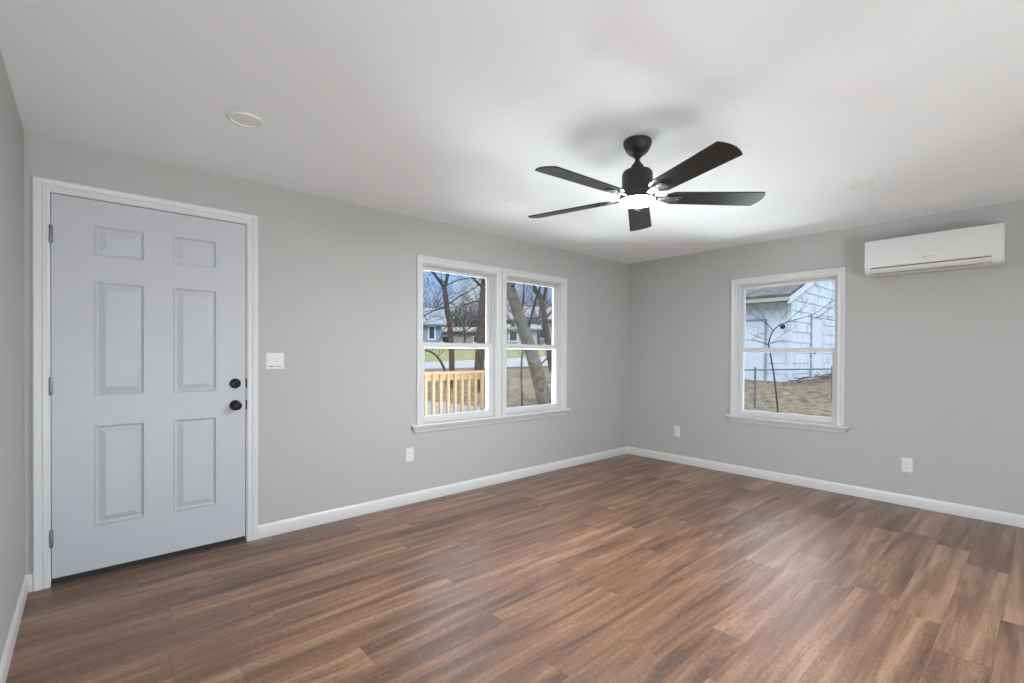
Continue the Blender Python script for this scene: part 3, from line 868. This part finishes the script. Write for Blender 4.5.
bare_tree('dark_tree', 'dark crooked tree right of the leaning trunk, seen through the right window', MT['bark'], MT['twig'],
    [on_ground(553, 17), at(551, 365, 17), at(548, 342, 17), at(544.5, 318, 17), at(542, 302, 17), at(538, 292, 17)], 0.115, 0.10,
    [([at(540, 298, 17), at(534, 287, 17), at(530, 275, 17), at(526, 255, 17)], 0.085, 0.05),
     ([at(542.5, 306, 17), at(545, 292, 17), at(548, 282, 17), at(552, 268, 17), at(556, 250, 17)], 0.06, 0.035),
     ([at(544, 316, 17), at(536, 318, 17), at(529, 319, 17), at(522, 315, 17)], 0.04, 0.018),
     ([at(546, 318, 17), at(552, 312, 17), at(558, 306, 17)], 0.035, 0.012),
     ([at(549.5, 356, 17), at(543, 362, 16.6), at(538, 368, 16)], 0.03, 0.02)], 11, twigs=16)
bare_tree('young_tree', 'thin young tree standing left of the leaning trunk', MT['bark'], MT['twig'],
    [on_ground(522.5, 9.2), at(522, 390, 9.2), at(521, 368, 9.3), at(523, 345, 9.4), at(521, 325, 9.4)], 0.026, 0.012, [], 13, twigs=6, depth=1, tw_len=0.8)
bare_tree('arching_sapling', 'thin dark sapling arching over the railing, left edge of the left window', MT['twig'], MT['twig'],
    [on_ground(450, 8.2), at(447, 377, 8.2), at(443, 365, 8.2), at(437, 356, 8.2), at(430, 351, 8.2), at(420, 350, 8.2)], 0.028, 0.012, [], 17, twigs=5, depth=1, tw_len=0.6)
rngT = random.Random(21)
FAR = [(425, 52), (433, 62), (441, 47), (449, 66), (457, 55), (463, 44), (470, 60), (477, 50), (486, 63), (495, 48), (503, 58), (511, 45), (518, 64), (525, 52), (532, 60), (539, 46), (546, 57), (553, 50), (560, 62), (568, 54), (416, 50), (458, 58), (436, 56), (514, 61), (537, 56), (467, 66), (443, 60), (481, 58), (507, 66), (549, 64)]
for i, (px, d) in enumerate(FAR):
    b = on_ground(px, d)
    hh = rngT.uniform(3.0, 5.0)
    t = root('bare_tree', tuple(b)); tag(t, 'bare leafless tree in the tangle beyond the street', 'tree', 'bare trees beyond the street')
    bm = new_bm()
    pts = [b, b+Vector((rngT.uniform(-.3, .3), rngT.uniform(-.3, .3), hh*0.5)), b+Vector((rngT.uniform(-.6, .6), rngT.uniform(-.6, .6), hh))]
    pts = smooth(pts, 3)
    m = len(pts)
    tube(bm, pts, [0.13-0.06*k/(m-1) for k in range(m)], 7)
    obj('trunk', bm, MT['far_bark'], t)
    bm = new_bm()
    rg = random.Random(100+i)
    for k in range(6):
        ax = Vector((rg.uniform(-1, 1), rg.uniform(-1, 1), rg.uniform(0.1, 1.0)))
        grow(bm, pts[rg.randint(m//3, m-1)], ax.normalized(), 0.055, rg.uniform(2.2, 3.4), 4, rg, 0.75, 3, 0.1, (1, 2))
    obj('branches', bm, MT['far_bark'], t)

rngS = random.Random(77)
for i in range(22):
    px = 420 + 6.6*i + rngS.uniform(-2, 2)
    b = on_ground(px, rngS.uniform(57, 66))
    t = root('bare_shrub', tuple(b)); tag(t, 'bare brownish shrub in the thicket behind the far houses', 'shrub', 'bare shrubs behind the far houses')
    bm = new_bm()
    for k in range(16):
        a = rngS.uniform(0, 2*PI)
        d0 = Vector((math.cos(a)*rngS.uniform(.1, .7), math.sin(a)*rngS.uniform(.1, .7), 1))
        grow(bm, b + Vector((rngS.uniform(-1.2, 1.2), rngS.uniform(-1.2, 1.2), 0)), d0, 0.05, rngS.uniform(2.2, 3.4), 2, rngS, 0.5, 3, 0.3, (2, 3))
    obj('stems', bm, MT['thicket'], t)

# ---- far houses
def prism_house(name, label, c, ax, wx, wy, hw, hr, wallm, roofm, wins, rot):
    """Gabled house: c ground centre, wx length along its ridge, wy depth; wins = (side offset, sill, width, height) on the face turned this way."""
    h = root(name, tuple(c)); tag(h, label, 'house', 'houses across the street')
    R = Matrix.Rotation(rot, 3, 'Z')
    def Pt(x, y, z): return Vector(c) + R @ Vector((x, y, z))
    bm = new_bm()
    a = [(-wy/2, -1.0), (wy/2, -1.0), (wy/2, hw), (0, hw+hr), (-wy/2, hw)]
    rings(bm, [[Pt(-wx/2, y, z) for y, z in a], [Pt(wx/2, y, z) for y, z in a]]); obj('house_wall', bm, wallm, h)
    bm = new_bm()
    e, tk = 0.45, 0.16
    sl = hr/(wy/2)
    rp = [(-wy/2-e, hw-sl*e+0.02), (0, hw+hr+0.02), (wy/2+e, hw-sl*e+0.02), (wy/2+e, hw-sl*e+tk), (0, hw+hr+tk+0.03), (-wy/2-e, hw-sl*e+tk)]
    rings(bm, [[Pt(-wx/2-e, y, z) for y, z in rp], [Pt(wx/2+e, y, z) for y, z in rp]]); obj('roof', bm, roofm, h)
    for (x, z, w_, h_) in wins:
        bm = new_bm()
        def ring(i, dy): return [Pt(x-w_/2+i, -wy/2-dy, z+i), Pt(x+w_/2-i, -wy/2-dy, z+i), Pt(x+w_/2-i, -wy/2-dy, z+h_-i), Pt(x-w_/2+i, -wy/2-dy, z+h_-i)]
        rings(bm, [ring(0, -0.02), ring(0, 0.06), ring(0.14, 0.06), ring(0.14, -0.02)], cyclic=True)
        f = obj('window_frame', bm, MT['white_paint'], h)
        bm = new_bm(); rings(bm, [ring(0.13, -0.01), ring(0.13, 0.02)]); obj('window_pane', bm, MT['dark_glass'], f)
    return h
rotF = YAW - PI/2
c = on_ground(420, 44); c.z += 0.1
prism_house('blue_house', 'blue house with grey roof across the street, left edge of the left window', c, 0, 3.4, 5.0, 2.25, 1.35, MT['blue_siding'], MT['roof_pale'], [(0.85, 0.75, 0.7, 1.3)], rotF+0.25)
c = on_ground(463, 52)
prism_house('cream_house', 'low cream building between the two tree trunks of the left window', c, 0, 7.0, 5.0, 1.75, 0.45, MT['cream_siding'], MT['roof_tan'], [(-1.6, 0.5, 0.9, 0.9), (1.7, 0.5, 0.9, 0.9)], rotF)
c = on_ground(536, 50)
prism_house('pink_house', 'pale pinkish house behind the dark crooked tree, right window', c, 0, 6.0, 6.0, 3.0, 1.3, MT['pink_siding'], MT['roof_pink'], [(-1.6, 1.0, 1.1, 1.5), (0.6, 1.0, 1.1, 1.5), (2.2, 1.0, 0.8, 1.5)], rotF)
c = on_ground(510, 47)
prism_house('pale_house', 'pale cream house left of the leaning trunk, right window', c, 0, 5.0, 5.0, 1.9, 0.5, MT['cream_siding'], MT['roof_tan'], [(0.3, 0.7, 0.9, 1.1)], rotF)

# ---- white outbuilding beyond the single window
SX0, SY0, SX1, SY1 = 9.0, 1.11, 18.0, 8.5
SZ0, SZE, SZR = 0.15, 2.86, 4.50
XR = (SX0+SX1)/2
shed = root('outbuilding', ((SX0+SX1)/2, (SY0+SY1)/2, SZ0)); tag(shed, 'white weathered clapboard outbuilding with grey shingle roof, through the single window', 'outbuilding')
bm = new_bm()
prof = [(SX0, SZ0), (SX1, SZ0), (SX1, SZE), (XR, SZR), (SX0, SZE)]
rings(bm, [[Vector((x, SY0, z)) for x, z in prof], [Vector((x, SY1, z)) for x, z in prof]])
obj('wall', bm, MT['siding'], shed)
# lapped boards on the gable and on the eave wall
course = 0.285
bm = new_bm()
z = SZ0
while z < SZR-0.1:
    zt = z+course
    if zt <= SZE: xa, xb = SX0+0.0, SX1
    else:
        f = (zt-SZE)/(SZR-SZE); xa, xb = SX0+(XR-SX0)*f, SX1-(SX1-XR)*f
    if xb - xa > 0.2:
        rings(bm, [[Vector((xa, SY0-0.001, zt)), Vector((xa, SY0-0.005, zt)), Vector((xa, SY0-0.018, z+0.004)), Vector((xa, SY0-0.001, z+0.004))],
                   [Vector((xb, SY0-0.001, zt)), Vector((xb, SY0-0.005, zt)), Vector((xb, SY0-0.018, z+0.004)), Vector((xb, SY0-0.001, z+0.004))]])
    z = zt
obj('clapboard', bm, MT['siding'], shed)
bm = new_bm()
z = SZ0
while z + course <= SZE-0.55:
    zt = z+course
    rings(bm, [[Vector((SX0-0.001, y, zt)), Vector((SX0-0.005, y, zt)), Vector((SX0-0.014, y, z+0.004)), Vector((SX0-0.001, y, z+0.004))] for y in (SY0, SY1)])
    z = zt
obj('clapboard', bm, MT['siding'], shed)
bm = new_bm(); box(bm, (SX0-0.035, SY0-0.035, SZ0), (SX0+0.06, SY0+0.06, SZE-0.02)); obj('corner_board', bm, MT['white_paint'], shed)
sl = (SZR-SZE)/(XR-SX0)
e = 0.34
bm = new_bm()
for s, xo in ((1, SX0-e), (-1, SX1+e)):
    ze = SZE - sl*e
    pr = [(xo, ze+0.03), (XR, SZR+0.03), (XR, SZR+0.10), (xo, ze+0.10)]
    rings(bm, [[Vector((x, SY0-0.10, zz)) for x, zz in pr], [Vector((x, SY1+0.2, zz)) for x, zz in pr]])
obj('roof', bm, MT['shingle'], shed)
bm = new_bm()
for xo in (SX0-e, SX1+e):
    ze = SZE - sl*e
    pr = [(xo, ze-0.16), (XR, SZR-0.16), (XR, SZR+0.028), (xo, ze+0.028)]
    rings(bm, [[Vector((x, SY0-0.09, zz)) for x, zz in pr], [Vector((x, SY0-0.036, zz)) for x, zz in pr]])
obj('rake_board', bm, MT['white_paint'], shed)
bm = new_bm(); ze = SZE - sl*e
box(bm, (SX0-e-0.03, SY0-0.088, ze-0.08), (SX0-e, SY1+0.2, ze+0.02)); box(bm, (SX0-e, SY0-0.03, ze-0.078), (SX0-0.02, SY1, ze-0.06))
obj('fascia', bm, MT['cream'], shed)
# plain door in the gable wall
def shed_door(name, side):
    bm = new_bm()
    if side == 'gable':
        a, b, z0, z1 = 10.70, 11.50, 0.45, 2.30
        box(bm, (a, SY0-0.05, z0), (b, SY0-0.0305, z1))
        d = obj('door', bm, MT['white_paint'], shed)
        for q in ((a-0.10, a-0.002, z0, z1+0.1), (b+0.002, b+0.10, z0, z1+0.1), (a-0.002, b+0.002, z1+0.002, z1+0.1)):
            bm = new_bm(); box(bm, (q[0], SY0-0.06, q[2]), (q[1], SY0-0.031, q[3])); obj('door_trim', bm, MT['siding'], d)
        bm = new_bm(); lathe(bm, [(0, 0), (0.03, 0), (0.035, 0.04), (0.02, 0.06), (0, 0.06)], 12, (0, -1, 0), (a+0.08, SY0-0.05, 1.3)); obj('knob', bm, MT['black'], d)
    else:
        a, b, z0, z1 = 1.75, 2.75, 0.45, 2.18
        box(bm, (SX0-0.030, a, z0), (SX0-0.0145, b, z1))
        d = obj('door', bm, MT['white_paint'], shed)
        for q in ((a-0.05, a-0.002, z0, z1+0.05), (b+0.002, b+0.05, z0, z1+0.05), (a-0.002, b+0.002, z1+0.002, z1+0.05)):
            bm = new_bm(); box(bm, (SX0-0.05, q[0], q[2]), (SX0-0.0145, q[1], q[3])); obj('door_trim', bm, MT['grey_trim'], d)
shed_door('a', 'gable'); shed_door('b', 'eave')

# ---- chain link fence
def fence():
    az = math.radians(-19.6)
    P0 = at(755, 390, 10.0)
    dv = Vector((math.cos(az), math.sin(az), 0))
    f = root('chain_link_fence', (P0.x, P0.y, ground(P0.x, P0.y))); tag(f, 'grey chain-link fence crossing the yard beyond the single window', 'fence')
    ztop = at(755, 369.7, 10.0).z
    A, B = P0 - dv*2.5, P0 + dv*7.5
    A = Vector((A.x, A.y, ztop)); B = Vector((B.x, B.y, ztop))
    bm = new_bm(); tube(bm, [A, B], 0.018, 8); obj('top_rail', bm, MT['galv'], f)
    for s in (-2.4, 0.0, 2.4, 4.8, 7.2):
        q = P0 + dv*s; g = ground(q.x, q.y)
        bm = new_bm(); tube(bm, [(q.x, q.y, g-0.15), (q.x, q.y, ztop+0.03)], 0.022, 8)
        lathe(bm, [(0.026, 0.0), (0.028, 0.02), (0.018, 0.04), (0.0, 0.045)], 8, origin=(q.x, q.y, ztop+0.02)); obj('fence_post', bm, MT['galv'], f)
    bm = new_bm()
    hgt = 0.82; sp = 0.12
    L_ = (B-A).length
    k = -hgt
    while k < L_:
        for sgn in (1, -1):
            a0, a1 = (k, k+hgt) if sgn > 0 else (k+hgt, k)
            pa, pb = Vector((0, 0, -hgt)), Vector((0, 0, 0))
            s0, z0_, s1, z1_ = a0, -hgt, a1, 0.0
            # clip to the ends of the run
            pts = []
            for t in (0.0, 1.0): pts.append((s0+(s1-s0)*t, z0_+(z1_-z0_)*t))
            if min(s0, s1) < 0 or max(s0, s1) > L_: continue
            tube(bm, [A+dv*pts[0][0]+Vector((0, 0, pts[0][1])), A+dv*pts[1][0]+Vector((0, 0, pts[1][1]))], 0.0017, 3)
        k += sp
    obj('wire_mesh', bm, MT['galv'], f)
fence()
bare_tree('crooked_sapling', 'thin crooked leafless sapling in front of the fence, through the single window', MT['twig'], MT['twig'],
    [on_ground(779, 9.3), at(777, 402, 9.3), at(774.5, 378, 9.3), at(770.5, 355, 9.3), at(768.5, 344, 9.3)], 0.017, 0.013,
    [([at(768.5, 344, 9.3), at(771, 334, 9.3), at(776, 327, 9.3), at(785, 322.5, 9.3), at(798, 319, 9.3), at(812, 315, 9.3), at(817, 312, 9.3)], 0.013, 0.004),
     ([at(773, 330, 9.3), at(768, 325, 9.3), at(758, 318, 9.3), at(748, 312, 9.3)], 0.009, 0.003),
     ([at(769, 345, 9.3), at(758, 341, 9.2), at(748, 339.5, 9.2), at(738, 341, 9.2)], 0.009, 0.003),
     ([at(770, 344, 9.3), at(780, 340, 9.3), at(792, 342, 9.3)], 0.008, 0.003),
     ([at(808, 316, 9.3), at(816, 318, 9.3), at(823, 316, 9.3)], 0.006, 0.002)], 31, twigs=9, depth=1, tw_len=0.4, sides=8)
def nest():
    P = at(782.8, 326.3, 9.3)
    bm = new_bm()
    rg = random.Random(4)
    for k in range(26):
        d = Vector((rg.uniform(-1, 1), rg.uniform(-1, 1), rg.uniform(-1.3, 1))).normalized()*0.045
        e = Vector((rg.uniform(-1, 1), rg.uniform(-1, 1), rg.uniform(-1, 1))).normalized()*0.035
        tube(bm, [P+d*0.4-e, P+d, P+d*0.6+e], 0.007, 4)
    o = obj('leaf_clump', bm, MT['twig']); tag(o, 'dark clump of dead leaves hanging on the crooked sapling', 'leaf clump')
nest()
def brush():
    rg = random.Random(9)
    A, B = gpt(794, 387), gpt(824, 378)
    o_ = root('brush_pile', (A.x, A.y, ground(A.x, A.y)))
    tag(o_, 'heap of cut brush lying on the ground below the outbuilding', 'brush pile')
    bm = new_bm()
    for k in range(34):
        t = rg.random()
        p = A.lerp(B, t); p = Vector((p.x+rg.uniform(-.35, .35), p.y+rg.uniform(-.35, .35), 0)); p.z = ground(p.x, p.y)+0.03+rg.uniform(0, 0.07)
        d = (B-A).normalized(); d = Vector((d.x+rg.uniform(-.5, .5), d.y+rg.uniform(-.5, .5), rg.uniform(-.05, .25)))*rg.uniform(0.3, 0.7)
        tube(bm, [p, p+d*0.5+Vector((0, 0, .03)), p+d], 0.010, 4)
    obj('twigs', bm, MT['bark'], o_)
brush()
